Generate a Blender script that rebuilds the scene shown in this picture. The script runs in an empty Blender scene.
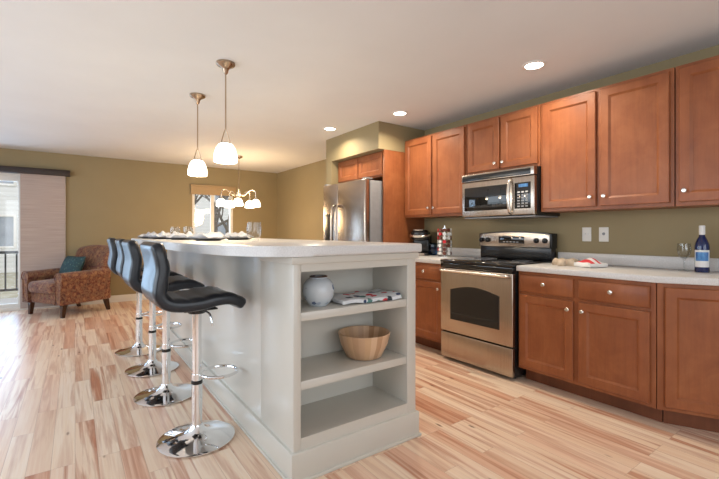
import bpy, bmesh, math, random
from mathutils import Vector, Matrix
R = math.radians
rnd = random.Random(7)
sc = bpy.context.scene
COL = sc.collection

# ------------------------------------------------------------------ camera
cam_d = bpy.data.cameras.new('camera')
cam = bpy.data.objects.new('camera', cam_d); COL.objects.link(cam)
cam.location = (0, 0, 1.1727)
cam.rotation_euler = (R(90), 0, R(-35.4281))
cam_d.sensor_width = 36; cam_d.lens = 399.885*36/719
cam_d.shift_y = -(239.5-232.235)/719
cam_d.clip_start = .05; cam_d.clip_end = 200
sc.camera = cam
# ------------------------------------------------------------------ world, light, exposure
sc.view_settings.view_transform = 'Standard'; sc.view_settings.look = 'None'
sc.view_settings.gamma = 1; sc.view_settings.use_curve_mapping = False
sc.view_settings.exposure = -0.28
w = bpy.data.worlds.new('sky'); sc.world = w; w.use_nodes = True
w.node_tree.nodes['Background'].inputs[0].default_value = (.93, .96, 1, 1)
w.node_tree.nodes['Background'].inputs[1].default_value = 2.2

def area(name, loc, rot, sx, sy, power, color, spread=180):
    d = bpy.data.lights.new(name, 'AREA'); d.shape = 'RECTANGLE'; d.size = sx; d.size_y = sy
    d.energy = power; d.color = color; d.spread = R(spread)
    o = bpy.data.objects.new(name, d); COL.objects.link(o); o.location = loc; o.rotation_euler = rot
    return o
# daylight through left, sliding-door and dining windows; added fill light behind the camera
area('daylight_left_window', (-2.66, 3.3, 1.35), (R(90), 0, R(-90)), 5.4, 1.9, 88, (.66, .83, 1))
area('fill_light_front', (0.4, -2.26, 1.35), (R(90), 0, 0), 4.6, 1.9, 40, (.82, .91, 1))  # fill light added in an invented opening behind the camera
area('daylight_sliding_door', (-1.3, 7.98, 1.1), (R(90), 0, R(180)), 1.2, 1.9, 50, (.45, .70, 1))
area('daylight_dining_window', (2.15, 7.98, 1.4), (R(90), 0, R(180)), .75, .9, 6, (.9, .95, 1))

# ------------------------------------------------------------------ materials
def new_mat(name):
    m = bpy.data.materials.new(name); m.use_nodes = True
    nt = m.node_tree; b = nt.nodes['Principled BSDF']
    return m, nt, b
def N(nt, t, **k):
    n = nt.nodes.new(t)
    for a, v in k.items(): setattr(n, a, v)
    return n
def ramp(nt, stops, interp='LINEAR'):
    n = N(nt, 'ShaderNodeValToRGB'); e = n.color_ramp.elements; n.color_ramp.interpolation = interp
    while len(e) < len(stops): e.new(.5)
    for i, (p, c) in enumerate(stops): e[i].position = p; e[i].color = (*c, 1)
    return n
def coords(nt, scale=(1, 1, 1), rot=(0, 0, 0)):
    t = N(nt, 'ShaderNodeTexCoord'); mp = N(nt, 'ShaderNodeMapping')
    mp.inputs['Scale'].default_value = scale; mp.inputs['Rotation'].default_value = rot
    nt.links.new(t.outputs['Object'], mp.inputs[0]); return mp.outputs[0]
def noise(nt, vec, scale, detail=4, rough=.55, dist=0):
    n = N(nt, 'ShaderNodeTexNoise'); n.inputs['Scale'].default_value = scale; n.inputs['Detail'].default_value = detail
    n.inputs['Roughness'].default_value = rough; n.inputs['Distortion'].default_value = dist
    if vec is not None: nt.links.new(vec, n.inputs['Vector'])
    return n.outputs[0]
def bump(nt, b, h, strength=.1, dist=.01):
    n = N(nt, 'ShaderNodeBump'); n.inputs['Strength'].default_value = strength; n.inputs['Distance'].default_value = dist
    nt.links.new(h, n.inputs['Height']); nt.links.new(n.outputs[0], b.inputs['Normal'])
def mix(nt, fac, a, bb, mode='MIX'):
    n = N(nt, 'ShaderNodeMix', data_type='RGBA', blend_type=mode)
    if isinstance(fac, (int, float)): n.inputs[0].default_value = fac
    else: nt.links.new(fac, n.inputs[0])
    for s, v in ((6, a), (7, bb)):
        if isinstance(v, tuple): n.inputs[s].default_value = (*v, 1)
        else: nt.links.new(v, n.inputs[s])
    return n.outputs[2]
def var_mat(name, c1, c2, scale=8, stretch=(1, 1, 1), rough=.5, metal=0, bmp=0, bscale=None, coat=0, spec=None, lo=.3, hi=.7, detail=4):
    m, nt, b = new_mat(name); v = coords(nt, stretch); n = noise(nt, v, scale, detail)
    r = ramp(nt, [(lo, c1), (hi, c2)]); nt.links.new(n, r.inputs[0]); nt.links.new(r.outputs[0], b.inputs['Base Color'])
    b.inputs['Roughness'].default_value = rough; b.inputs['Metallic'].default_value = metal
    b.inputs['Coat Weight'].default_value = coat
    if spec is not None: b.inputs['Specular IOR Level'].default_value = spec
    if bmp: bump(nt, b, noise(nt, v, bscale or scale*4, 3), bmp)
    return m
def emit_mat(name, col, strength, base=(.9, .9, .9)):
    m, nt, b = new_mat(name); b.inputs['Base Color'].default_value = (*base, 1)
    b.inputs['Emission Color'].default_value = (*col, 1); b.inputs['Emission Strength'].default_value = strength
    b.inputs['Roughness'].default_value = .3
    return m
def glass_mat(name, tint=(1, 1, 1), refl=.08):
    m, nt, b = new_mat(name); out = nt.nodes['Material Output']
    t = N(nt, 'ShaderNodeBsdfTransparent'); t.inputs[0].default_value = (*tint, 1)
    g = N(nt, 'ShaderNodeBsdfGlossy'); g.inputs['Roughness'].default_value = .02
    lw = N(nt, 'ShaderNodeLayerWeight'); lw.inputs['Blend'].default_value = .5
    pw = N(nt, 'ShaderNodeMath', operation='POWER'); pw.inputs[1].default_value = 3; nt.links.new(lw.outputs['Facing'], pw.inputs[0])
    f = N(nt, 'ShaderNodeMath', operation='MULTIPLY_ADD'); f.inputs[1].default_value = .85; f.inputs[2].default_value = refl*.5; nt.links.new(pw.outputs[0], f.inputs[0])
    ms = N(nt, 'ShaderNodeMixShader'); nt.links.new(f.outputs[0], ms.inputs[0])
    nt.links.new(t.outputs[0], ms.inputs[1]); nt.links.new(g.outputs[0], ms.inputs[2]); nt.links.new(ms.outputs[0], out.inputs[0])
    return m

def floor_mat():
    m, nt, b = new_mat('maple plank floor'); L = nt.links.new
    t = N(nt, 'ShaderNodeTexCoord'); sp = N(nt, 'ShaderNodeSeparateXYZ'); L(t.outputs['Object'], sp.inputs[0])
    cb = N(nt, 'ShaderNodeCombineXYZ'); L(sp.outputs['Y'], cb.inputs['X']); L(sp.outputs['X'], cb.inputs['Y'])
    def brick(off, bw, rh, mortar):
        k = N(nt, 'ShaderNodeTexBrick', offset=.37, offset_frequency=3, squash=1.0)
        k.inputs['Color1'].default_value = (0, 0, 0, 1); k.inputs['Color2'].default_value = (1, 1, 1, 1)
        k.inputs['Mortar'].default_value = (.5, .5, .5, 1)
        k.inputs['Scale'].default_value = 1; k.inputs['Mortar Size'].default_value = mortar; k.inputs['Mortar Smooth'].default_value = .4
        k.inputs['Brick Width'].default_value = bw; k.inputs['Row Height'].default_value = rh
        L(cb.outputs[0], k.inputs['Vector']); return k
    k = brick(.37, .83, .098, .0009)
    # shift grain per plank
    ad = N(nt, 'ShaderNodeVectorMath', operation='MULTIPLY_ADD'); ad.inputs[1].default_value = (37, 19, 5)
    L(k.outputs['Color'], ad.inputs[0]); L(cb.outputs[0], ad.inputs[2])
    mp = N(nt, 'ShaderNodeMapping'); mp.inputs['Scale'].default_value = (.85, 19, 1); L(ad.outputs[0], mp.inputs[0])
    g1 = noise(nt, mp.outputs[0], 1.0, 5, .55, .7)
    mp2 = N(nt, 'ShaderNodeMapping'); mp2.inputs['Scale'].default_value = (3, 90, 1); L(ad.outputs[0], mp2.inputs[0])
    g2 = noise(nt, mp2.outputs[0], 1.0, 3, .6)
    tone = ramp(nt, [(0, (.76, .54, .39)), (.35, (.83, .64, .48)), (.65, (.84, .67, .52)), (.85, (.76, .50, .36)), (1, (.66, .38, .25))])
    L(k.outputs['Color'], tone.inputs[0])
    st = ramp(nt, [(.47, (0, 0, 0)), (.55, (.55, .55, .55)), (.66, (1, 1, 1))]); L(g1, st.inputs[0])
    sw = N(nt, 'ShaderNodeTexWhiteNoise', noise_dimensions='1D'); L(k.outputs['Color'], sw.inputs['W'])
    swr = ramp(nt, [(.1, (.35, .35, .35)), (.5, (.75, .75, .75)), (.85, (1, 1, 1))]); L(sw.outputs['Value'], swr.inputs[0])
    stm = N(nt, 'ShaderNodeMath', operation='MULTIPLY'); L(st.outputs[0], stm.inputs[0]); L(swr.outputs[0], stm.inputs[1])
    c = mix(nt, stm.outputs[0], tone.outputs[0], (.48, .20, .115))
    c = mix(nt, .28, c, g2, 'OVERLAY')
    # small dark knots
    mp3 = N(nt, 'ShaderNodeMapping'); mp3.inputs['Scale'].default_value = (2.2, 7, 1); L(ad.outputs[0], mp3.inputs[0])
    vo = N(nt, 'ShaderNodeTexVoronoi'); vo.inputs['Scale'].default_value = 1.0; L(mp3.outputs[0], vo.inputs['Vector'])
    kn = ramp(nt, [(.02, (1, 1, 1)), (.075, (0, 0, 0))]); L(vo.outputs['Distance'], kn.inputs[0])
    c = mix(nt, kn.outputs[0], c, (.18, .08, .045))
    seam = ramp(nt, [(.0, (0, 0, 0)), (1, (1, 1, 1))]); L(k.outputs['Fac'], seam.inputs[0])
    sf = N(nt, 'ShaderNodeMath', operation='MULTIPLY'); sf.inputs[1].default_value = .55; L(k.outputs['Fac'], sf.inputs[0])
    c = mix(nt, sf.outputs[0], c, (.25, .13, .08))
    L(c, b.inputs['Base Color']); b.inputs['Roughness'].default_value = .32
    b.inputs['Specular IOR Level'].default_value = .38
    iv = N(nt, 'ShaderNodeMath', operation='SUBTRACT'); iv.inputs[0].default_value = 1; L(k.outputs['Fac'], iv.inputs[1])
    bump(nt, b, iv.outputs[0], .15, .002)
    return m
def wood_mat(name, c1, c2, c3, rough=.4):
    m, nt, b = new_mat(name); L = nt.links.new
    v = coords(nt, (1, 1, 1)); n1 = noise(nt, v, 5, 4, .6, .4)
    v2 = coords(nt, (30, 30, 2.2)); n2 = noise(nt, v2, 1.4, 4, .6)
    r = ramp(nt, [(.3, c1), (.52, c2), (.72, c3)]); L(n1, r.inputs[0])
    c = mix(nt, .22, r.outputs[0], n2, 'OVERLAY')
    L(c, b.inputs['Base Color']); b.inputs['Roughness'].default_value = rough
    b.inputs['Coat Weight'].default_value = .08; b.inputs['Coat Roughness'].default_value = .15; b.inputs['Specular IOR Level'].default_value = .35
    return m
def fabric_mat():
    m, nt, b = new_mat('rust jacquard upholstery'); L = nt.links.new
    v = coords(nt); vo = N(nt, 'ShaderNodeTexVoronoi', feature='SMOOTH_F1'); vo.inputs['Scale'].default_value = 15; vo.inputs['Smoothness'].default_value = .25
    L(v, vo.inputs['Vector']); n = noise(nt, v, 20, 3, .6, 1.5)
    a = ramp(nt, [(.30, (.06, .010, .009)), (.44, (.17, .028, .016)), (.54, (.38, .20, .085)), (.64, (.16, .03, .02)), (.8, (.05, .03, .025))]); L(n, a.inputs[0])
    d = ramp(nt, [(.25, (.28, .16, .07)), (.42, (.11, .025, .015)), (.7, (.06, .04, .03))], 'EASE'); L(vo.outputs['Distance'], d.inputs[0])
    L(mix(nt, .42, a.outputs[0], d.outputs[0]), b.inputs['Base Color']); b.inputs['Roughness'].default_value = .8
    b.inputs['Sheen Weight'].default_value = .15
    bump(nt, b, noise(nt, v, 220, 2), .2, .004)
    return m
def pattern_mat(name, base, spots, scale, thr=.35, rough=.6):
    m, nt, b = new_mat(name); L = nt.links.new; v = coords(nt)
    vo = N(nt, 'ShaderNodeTexVoronoi'); vo.inputs['Scale'].default_value = scale; L(v, vo.inputs['Vector'])
    nz = noise(nt, v, scale*3, 3); ad = N(nt, 'ShaderNodeMath', operation='MULTIPLY_ADD'); ad.inputs[1].default_value = .5
    L(nz, ad.inputs[0]); L(vo.outputs['Distance'], ad.inputs[2])
    k = ramp(nt, [(thr+.1, (1, 1, 1)), (thr+.16, (0, 0, 0))]); L(ad.outputs[0], k.inputs[0])
    sp = N(nt, 'ShaderNodeSeparateColor'); L(vo.outputs['Color'], sp.inputs[0])
    cr = ramp(nt, [(i/len(spots), s) for i, s in enumerate(spots)], 'CONSTANT'); L(sp.outputs[0], cr.inputs[0])
    L(mix(nt, k.outputs[0], base, cr.outputs[0]), b.inputs['Base Color']); b.inputs['Roughness'].default_value = rough
    return m
def stave_mat():
    m, nt, b = new_mat('bamboo stave bowl'); L = nt.links.new
    t = N(nt, 'ShaderNodeTexCoord'); gr = N(nt, 'ShaderNodeTexGradient', gradient_type='RADIAL'); L(t.outputs['Object'], gr.inputs[0])
    mu = N(nt, 'ShaderNodeMath', operation='MULTIPLY'); mu.inputs[1].default_value = 26; L(gr.outputs['Fac'], mu.inputs[0])
    fl = N(nt, 'ShaderNodeMath', operation='FLOOR'); L(mu.outputs[0], fl.inputs[0])
    wn = N(nt, 'ShaderNodeTexWhiteNoise', noise_dimensions='1D'); L(fl.outputs[0], wn.inputs['W'])
    r = ramp(nt, [(0, (.58, .36, .20)), (.5, (.68, .46, .29)), (1, (.46, .26, .14))]); L(wn.outputs['Value'], r.inputs[0])
    L(r.outputs[0], b.inputs['Base Color']); b.inputs['Roughness'].default_value = .45
    return m
def siding_mat():
    m, nt, b = new_mat('lap siding'); v = coords(nt)
    wv = N(nt, 'ShaderNodeTexWave', wave_type='BANDS', bands_direction='Z', wave_profile='SAW'); wv.inputs['Scale'].default_value = 1.6
    nt.links.new(v, wv.inputs[0]); r = ramp(nt, [(0, (.66, .66, .64)), (1, (.76, .76, .74))]); nt.links.new(wv.outputs[1], r.inputs[0])
    nt.links.new(r.outputs[0], b.inputs['Base Color']); b.inputs['Roughness'].default_value = .8; return m
def blind_mat():
    m, nt, b = new_mat('woven blind fabric'); v = coords(nt, (1, 1, 60)); n = noise(nt, v, 2.2, 3)
    r = ramp(nt, [(.3, (.40, .32, .285)), (.7, (.50, .41, .37))]); nt.links.new(n, r.inputs[0])
    nt.links.new(r.outputs[0], b.inputs['Base Color']); b.inputs['Roughness'].default_value = .9
    return m

M = {}
M['floor'] = floor_mat()
M['wall'] = var_mat('olive gold wall paint', (.280, .220, .116), (.300, .237, .127), 2, rough=.65, bmp=.04, bscale=180)
M['ceiling'] = var_mat('ceiling paint', (.70, .715, .73), (.73, .745, .76), 2, rough=.9, bmp=.05, bscale=120)
M['white'] = var_mat('white trim paint', (.74, .72, .68), (.77, .75, .71), 3, rough=.4)
M['island'] = var_mat('island satin paint', (.585, .56, .50), (.61, .585, .525), 3, rough=.3, coat=.15)
M['wood'] = wood_mat('cherry stained maple', (.232, .069, .024), (.28, .089, .031), (.33, .113, .042))
M['wood_shaded'] = wood_mat('shade-darkened toe kick wood', (.13, .042, .018), (.16, .052, .022), (.19, .062, .027))  # cabinet wood darkened: recess shade painted into the toe kick colour
M['counter'] = var_mat('speckled laminate', (.60, .59, .58), (.68, .67, .66), 160, rough=.3, lo=.35, hi=.65, detail=2)
M['nickel'] = var_mat('brushed nickel', (.70, .66, .60), (.78, .74, .68), 40, rough=.25, metal=1)
M['bronze'] = var_mat('satin bronze', (.42, .32, .23), (.50, .39, .29), 40, rough=.25, metal=1)
M['chrome'] = var_mat('polished chrome', (.80, .80, .81), (.84, .84, .85), 5, rough=.06, metal=1)
M['steel'] = var_mat('brushed stainless', (.43, .365, .31), (.51, .44, .38), 3, stretch=(1, 60, 1), rough=.25, metal=1)
M['steel_side'] = var_mat('grey appliance side', (.26, .26, .27), (.29, .29, .30), 20, rough=.45, metal=.3)
M['black'] = var_mat('black enamel', (.008, .008, .009), (.014, .014, .015), 10, rough=.25)
M['black_glass'] = var_mat('black glass', (.006, .006, .007), (.010, .010, .011), 6, rough=.04, spec=.7)
M['vinyl'] = var_mat('black vinyl', (.006, .008, .013), (.010, .013, .019), 60, rough=.32, bmp=.02, bscale=400, coat=.12, spec=.45)
M['fabric'] = fabric_mat()
M['leg_wood'] = wood_mat('dark turned wood', (.03, .012, .007), (.05, .02, .01), (.07, .03, .015))
M['teal'] = pattern_mat('teal damask', (.02, .055, .065), [(.05, .13, .13), (.01, .03, .04), (.09, .15, .12)], 30, .4, .8)
M['shade'] = emit_mat('lit opal glass', (1, .90, .74), 6.0)
M['lens'] = emit_mat('lit downlight lens', (1, .95, .86), 14)
M['glass'] = glass_mat('window glass')
M['clear'] = glass_mat('clear drinking glass', (.95, .96, .96))
M['napkin'] = var_mat('grey white linen', (.34, .35, .39), (.62, .63, .66), 12, rough=.9, bmp=.2, bscale=300)
M['plate'] = var_mat('charcoal stoneware', (.02, .02, .024), (.035, .035, .04), 20, rough=.3)
M['jar'] = pattern_mat('painted porcelain', (.55, .60, .64), [(.12, .16, .26), (.36, .42, .50), (.42, .48, .56), (.22, .18, .24)], 19, .33, .2)
M['runner'] = pattern_mat('printed cotton', (.70, .72, .74), [(.03, .05, .12), (.55, .04, .05), (.10, .22, .20), (.65, .67, .7), (.04, .05, .06)], 17, .46, .9)
M['bowl'] = stave_mat()
M['bottle'] = var_mat('cobalt bottle glass', (.004, .012, .07), (.006, .02, .10), 6, rough=.06, spec=.7)
M['paper'] = var_mat('white paper', (.72, .72, .71), (.76, .76, .75), 20, rough=.6)
M['blue_print'] = var_mat('blue printed picture', (.02, .10, .35), (.12, .34, .62), 40, stretch=(1, 1, .5), rough=.5)
M['tan'] = var_mat('tan quilted cotton', (.46, .36, .26), (.58, .48, .37), 30, rough=.9, bmp=.2, bscale=200)
M['red'] = var_mat('red cotton', (.50, .02, .03), (.62, .05, .06), 30, rough=.9)
M['white_cloth'] = var_mat('white cotton', (.68, .67, .66), (.76, .75, .74), 30, rough=.9)
M['brownlid'] = var_mat('brown foil', (.10, .03, .02), (.16, .05, .03), 20, rough=.35)
M['blind'] = blind_mat()
M['espresso'] = var_mat('espresso wood', (.018, .010, .008), (.03, .017, .013), 8, stretch=(1, 8, 8), rough=.45)
M['shade_fabric'] = var_mat('roman shade linen', (.36, .25, .13), (.42, .30, .17), 4, stretch=(1, 1, 40), rough=.9)
M['siding'] = siding_mat()
M['roof'] = var_mat('roof shingles', (.10, .10, .10), (.18, .17, .17), 30, rough=.9)
M['ground'] = var_mat('winter lawn', (.26, .25, .17), (.42, .40, .33), 3, rough=.95)
M['deck'] = var_mat('weathered deck', (.42, .42, .42), (.52, .52, .52), 5, stretch=(1, 14, 1), rough=.8)
M['bark'] = var_mat('grey bark', (.10, .085, .07), (.20, .18, .16), 12, rough=.95)
M['iron'] = var_mat('black railing', (.012, .012, .012), (.02, .02, .02), 10, rough=.5)
M['dark_pane'] = var_mat('distant window pane', (.25, .28, .32), (.36, .39, .43), 2, rough=.1)
M['yellow_leaf'] = var_mat('yellowed leaves', (.5, .42, .12), (.62, .55, .22), 10, rough=.9)
M['blue_tint'] = glass_mat('blue tinted reservoir', (.35, .55, .75))

# ------------------------------------------------------------------ mesh builder
OFF = {}
class MB:
    def __init__(s): s.bm = bmesh.new(); s.M = Matrix.Identity(4); s.mi = 0
    def v(s, p): return s.bm.verts.new(s.M @ Vector(p))
    def f(s, vs):
        try: fc = s.bm.faces.new(vs); fc.material_index = s.mi; return fc
        except ValueError: return None
    def box(s, x0, y0, z0, x1, y1, z1, bev=0, seg=2):
        x0, x1 = min(x0, x1), max(x0, x1); y0, y1 = min(y0, y1), max(y0, y1); z0, z1 = min(z0, z1), max(z0, z1)
        vs = [s.v((x, y, z)) for x in (x0, x1) for y in (y0, y1) for z in (z0, z1)]
        fs = [s.f([vs[i] for i in q]) for q in ((0, 1, 3, 2), (4, 6, 7, 5), (0, 4, 5, 1), (2, 3, 7, 6), (0, 2, 6, 4), (1, 5, 7, 3))]
        if bev:
            es = list({e for f in fs for e in f.edges})
            r = bmesh.ops.bevel(s.bm, geom=es, offset=min(bev, .49*min(x1-x0, y1-y0, z1-z0)), segments=seg, affect='EDGES', profile=.5)
            for f in r['faces']: f.material_index = s.mi
        return s
    def lathe(s, prof, c=(0, 0, 0), n=24, axis=None, sweep=None):
        # prof: (r,z); axis: Vector to map +z on
        T = Matrix.Translation(Vector(c))
        if axis is not None: T = T @ Vector((0, 0, 1)).rotation_difference(Vector(axis)).to_matrix().to_4x4()
        rings = []
        for r, z in prof:
            if r < 1e-5: rings.append([s.v(T @ Vector((0, 0, z)))])
            else: rings.append([s.v(T @ Vector((r*math.cos(2*math.pi*i/n), r*math.sin(2*math.pi*i/n), z))) for i in range(n)])
        for a, b in zip(rings, rings[1:]):
            for i in range(n):
                j = (i+1) % n
                if len(a) == 1 and len(b) == 1: continue
                if len(a) == 1: s.f([a[0], b[i], b[j]])
                elif len(b) == 1: s.f([a[i], a[j], b[0]])
                else: s.f([a[i], a[j], b[j], b[i]])
        return s
    def cyl(s, p0, p1, r0, r1=None, n=16):
        p0, p1 = Vector(p0), Vector(p1); L = (p1-p0).length; r1 = r0 if r1 is None else r1
        return s.lathe([(0, 0), (r0, 0), (r1, L), (0, L)], p0, n, (p1-p0).normalized())
    def tube(s, pts, r, n=8, closed=False):
        pts = [Vector(p) for p in pts]; N_ = len(pts); rings = []; up = None
        for i, p in enumerate(pts):
            if closed: t = pts[(i+1) % N_]-pts[i-1]
            else: t = pts[min(i+1, N_-1)]-pts[max(i-1, 0)]
            t.normalize()
            if up is None: up = t.orthogonal().normalized()
            else: up = (up-t*up.dot(t)).normalized()
            b = t.cross(up); rr = r[i] if isinstance(r, (list, tuple)) else r
            rings.append([s.v(p+rr*(up*math.cos(2*math.pi*k/n)+b*math.sin(2*math.pi*k/n))) for k in range(n)])
        m = N_ if closed else N_-1
        for i in range(m):
            a, b = rings[i], rings[(i+1) % N_]
            sh = 0
            if closed and i == N_-1:
                sh = min(range(n), key=lambda q: (a[0].co-b[q].co).length)
            for k in range(n): s.f([a[k], a[(k+1) % n], b[(k+1+sh) % n], b[(k+sh) % n]])
        if not closed: s.f(list(reversed(rings[0]))); s.f(rings[-1])
        return s
    def prism(s, poly, z0, z1, bev=0, seg=2):
        a = [s.v((x, y, z0)) for x, y in poly]; b = [s.v((x, y, z1)) for x, y in poly]; n = len(poly)
        fs = [s.f(list(reversed(a))), s.f(b)]
        for i in range(n): s.f([a[i], a[(i+1) % n], b[(i+1) % n], b[i]])
        if bev:
            es = list(set(list(fs[0].edges)+list(fs[1].edges)))
            r = bmesh.ops.bevel(s.bm, geom=es, offset=bev, segments=seg, affect='EDGES', profile=.5)
            for f in r['faces']: f.material_index = s.mi
        return s
    def grid(s, fn, nu, nv, thick=0):
        g = [[s.v(fn(i/nu, j/nv)) for j in range(nv+1)] for i in range(nu+1)]
        for i in range(nu):
            for j in range(nv): s.f([g[i][j], g[i+1][j], g[i+1][j+1], g[i][j+1]])
        if thick:
            h = [[s.v(Vector(fn(i/nu, j/nv))-Vector((0, 0, thick))) for j in range(nv+1)] for i in range(nu+1)]
            for i in range(nu):
                for j in range(nv): s.f([h[i][j], h[i][j+1], h[i+1][j+1], h[i+1][j]])
            for i in range(nu):
                s.f([g[i][0], h[i][0], h[i+1][0], g[i+1][0]]); s.f([g[i][nv], g[i+1][nv], h[i+1][nv], h[i][nv]])
            for j in range(nv):
                s.f([g[0][j], g[0][j+1], h[0][j+1], h[0][j]]); s.f([g[nu][j], h[nu][j], h[nu][j+1], g[nu][j+1]])
        return s
    def build(s, name, mats, parent=None, angle=38, flat=False):
        bmesh.ops.recalc_face_normals(s.bm, faces=s.bm.faces)
        me = bpy.data.meshes.new(name)
        off = Vector((0, 0, 0))
        if parent is not None: off = OFF.get(parent.name, off)
        if off.length: bmesh.ops.translate(s.bm, vec=-off, verts=s.bm.verts)
        s.bm.to_mesh(me); s.bm.free()
        for m in (mats if isinstance(mats, list) else [mats]): me.materials.append(m)
        if not flat:
            for p in me.polygons: p.use_smooth = True
            me.set_sharp_from_angle(angle=R(angle))
        o = bpy.data.objects.new(name, me); COL.objects.link(o)
        if parent is not None: o.parent = parent; OFF[o.name] = off
        return o
def tag(o, label=None, cat=None, group=None, kind=None):
    if label: o['label'] = label
    if cat: o['category'] = cat
    if group: o['group'] = group
    if kind: o['kind'] = kind
    return o
def thing(name, loc, label, cat, group=None, rotz=0, local=False):
    """Empty at the base of a thing; parts are then given in world coordinates unless local"""
    o = bpy.data.objects.new(name, None); COL.objects.link(o); o.location = loc; o.rotation_euler = (0, 0, rotz)
    o.empty_display_size = .1
    OFF[o.name] = Vector((0, 0, 0)) if local else Vector(loc)
    return tag(o, label, cat, group)
def struct(name, mb, m, **k): return tag(mb.build(name, m, **k), kind='structure')
def copy_tree(o, parent=None):
    c = o.copy(); COL.objects.link(c)
    if parent is not None: c.parent = parent
    for ch in list(o.children): copy_tree(ch, c)
    return c
def smooth_path(ctrl, n=8):
    P = [Vector(p) for p in ctrl]; out = []
    for i in range(len(P)-1):
        a, b, c, d = P[max(i-1, 0)], P[i], P[i+1], P[min(i+2, len(P)-1)]
        for k in range(n):
            t = k/n
            out.append(.5*((2*b)+(c-a)*t+(2*a-5*b+4*c-d)*t*t+(3*b-a-3*c+d)*t**3))
    out.append(P[-1]); return out

# ------------------------------------------------------------------ room
X0, X1, Y0, Y1, H = -2.6, 3.46, -2.2, 7.84, 2.41
struct('floor', MB().box(X0-.15, Y0-.15, -.12, X1+.15, Y1+.15, 0), M['floor'])
struct('ceiling', MB().box(X0-.15, Y0-.15, H, X1+.15, Y1+.15, H+.12), M['ceiling'])
struct('wall_right', MB().box(X1, Y0-.15, 0, X1+.15, Y1+.15, H), M['wall'])
# back wall with sliding door opening and dining window opening
DX0, DX1, DZ = -1.92, -.12, 2.06
WX0, WX1, WZ0, WZ1 = 1.77, 2.53, .92, 2.02
b = MB()
b.box(X0-.15, Y1, 0, DX0, Y1+.15, H); b.box(DX0, Y1, DZ, DX1, Y1+.15, H); b.box(DX1, Y1, 0, WX0, Y1+.15, H)
b.box(WX0, Y1, 0, WX1, Y1+.15, WZ0); b.box(WX0, Y1, WZ1, WX1, Y1+.15, H); b.box(WX1, Y1, 0, X1, Y1+.15, H)
struct('wall_back', b, M['wall'])
b = MB()
b.box(X0-.15, Y0, 0, X0, .5, H); b.box(X0-.15, .5, 0, X0, 6.1, .35); b.box(X0-.15, .5, 2.33, X0, 6.1, H); b.box(X0-.15, 6.1, 0, X0, Y1, H)
struct('wall_left', b, M['wall'])
b = MB()
b.box(X0-.15, Y0-.15, 0, -2, Y0, H); b.box(-2, Y0-.15, 0, 2.8, Y0, .35); b.box(-2, Y0-.15, 2.33, 2.8, Y0, H); b.box(2.8, Y0-.15, 0, X1, Y0, H)
struct('wall_front', b, M['wall'])
def frame_rect(b, u0, u1, z0, z1, t, d0, d1, axis):
    def bx(a0, a1, c0, c1):
        if axis == 'x': b.box(a0, d0, c0, a1, d1, c1, .004)
        else: b.box(d0, a0, c0, d1, a1, c1, .004)
    bx(u0, u0+t, z0, z1); bx(u1-t, u1, z0, z1); bx(u0+t, u1-t, z0, z0+t); bx(u0+t, u1-t, z1-t, z1)
# window_2 / fill_window: left wall, and a made-up one behind the camera for the fill
b = MB(); frame_rect(b, .5, 6.1, .35, 2.33, .06, X0-.1, X0+.02, 'y')
for y in (2.35, 4.2): b.box(X0-.03, y-.03, .41, X0+.01, y+.03, 2.27)
struct('window_2', b, M['white'])
b = MB(); frame_rect(b, -2, 2.8, .35, 2.33, .06, Y0-.1, Y0+.02, 'x'); b.box(.37, Y0-.03, .41, .43, Y0+.01, 2.27)
struct('fill_window', b, M['white'])  # unseen frame, added around the fill light
# window_1: dining window
b = MB(); frame_rect(b, WX0, WX1, WZ0, WZ1, .045, Y1+.01, Y1+.12, 'x'); b.box(2.12, Y1+.05, WZ0+.045, 2.18, Y1+.1, WZ1-.045)
b.box(WX0-.03, Y1-.05, WZ0-.03, WX1+.03, Y1+.02, WZ0, .005)
w1 = struct('window_1', b, M['white'])
tag(MB().box(WX0+.04, Y1+.07, WZ0+.04, WX1-.04, Y1+.076, WZ1-.04).build('window_pane', M['glass'], w1))
# door_1: sliding glass door
b = MB(); frame_rect(b, DX0, DX1, 0.0, DZ, .05, Y1+.0, Y1+.13, 'x')
frame_rect(b, DX0+.05, -1.0, .03, DZ-.05, .07, Y1+.08, Y1+.12, 'x'); frame_rect(b, -1.46, -.62, .03, DZ-.05, .075, Y1+.03, Y1+.07, 'x')
d1 = struct('door_1', b, M['white'])
MB().box(DX0+.1, Y1+.097, .08, -1.05, Y1+.103, DZ-.1).build('door_pane', M['glass'], d1)
MB().box(-1.40, Y1+.047, .09, -.68, Y1+.053, DZ-.11).build('door_pane', M['glass'], d1)
# fridge alcove: side wall and soffit
struct('wall_alcove', MB().box(2.75, 4.50, 0, X1, 4.64, H), M['wall'])
struct('trim_1', MB().box(2.75, 3.50, 2.105, X1, 4.50, H), M['wall'])
# baseboards
b = MB().box(DX1+.03, Y1-.016, 0, X1, Y1, .115, .006); b.box(DX1+.03, Y1-.024, 0, X1, Y1-.016, .02, .004); struct('baseboard_back', b, M['white'])
b = MB().box(X1-.016, 4.64, 0, X1, Y1-.02, .115, .006); struct('baseboard_right', b, M['white'])
b = MB().box(X0, Y0, 0, X0+.016, Y1, .115, .006); struct('baseboard_left', b, M['white'])

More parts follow.
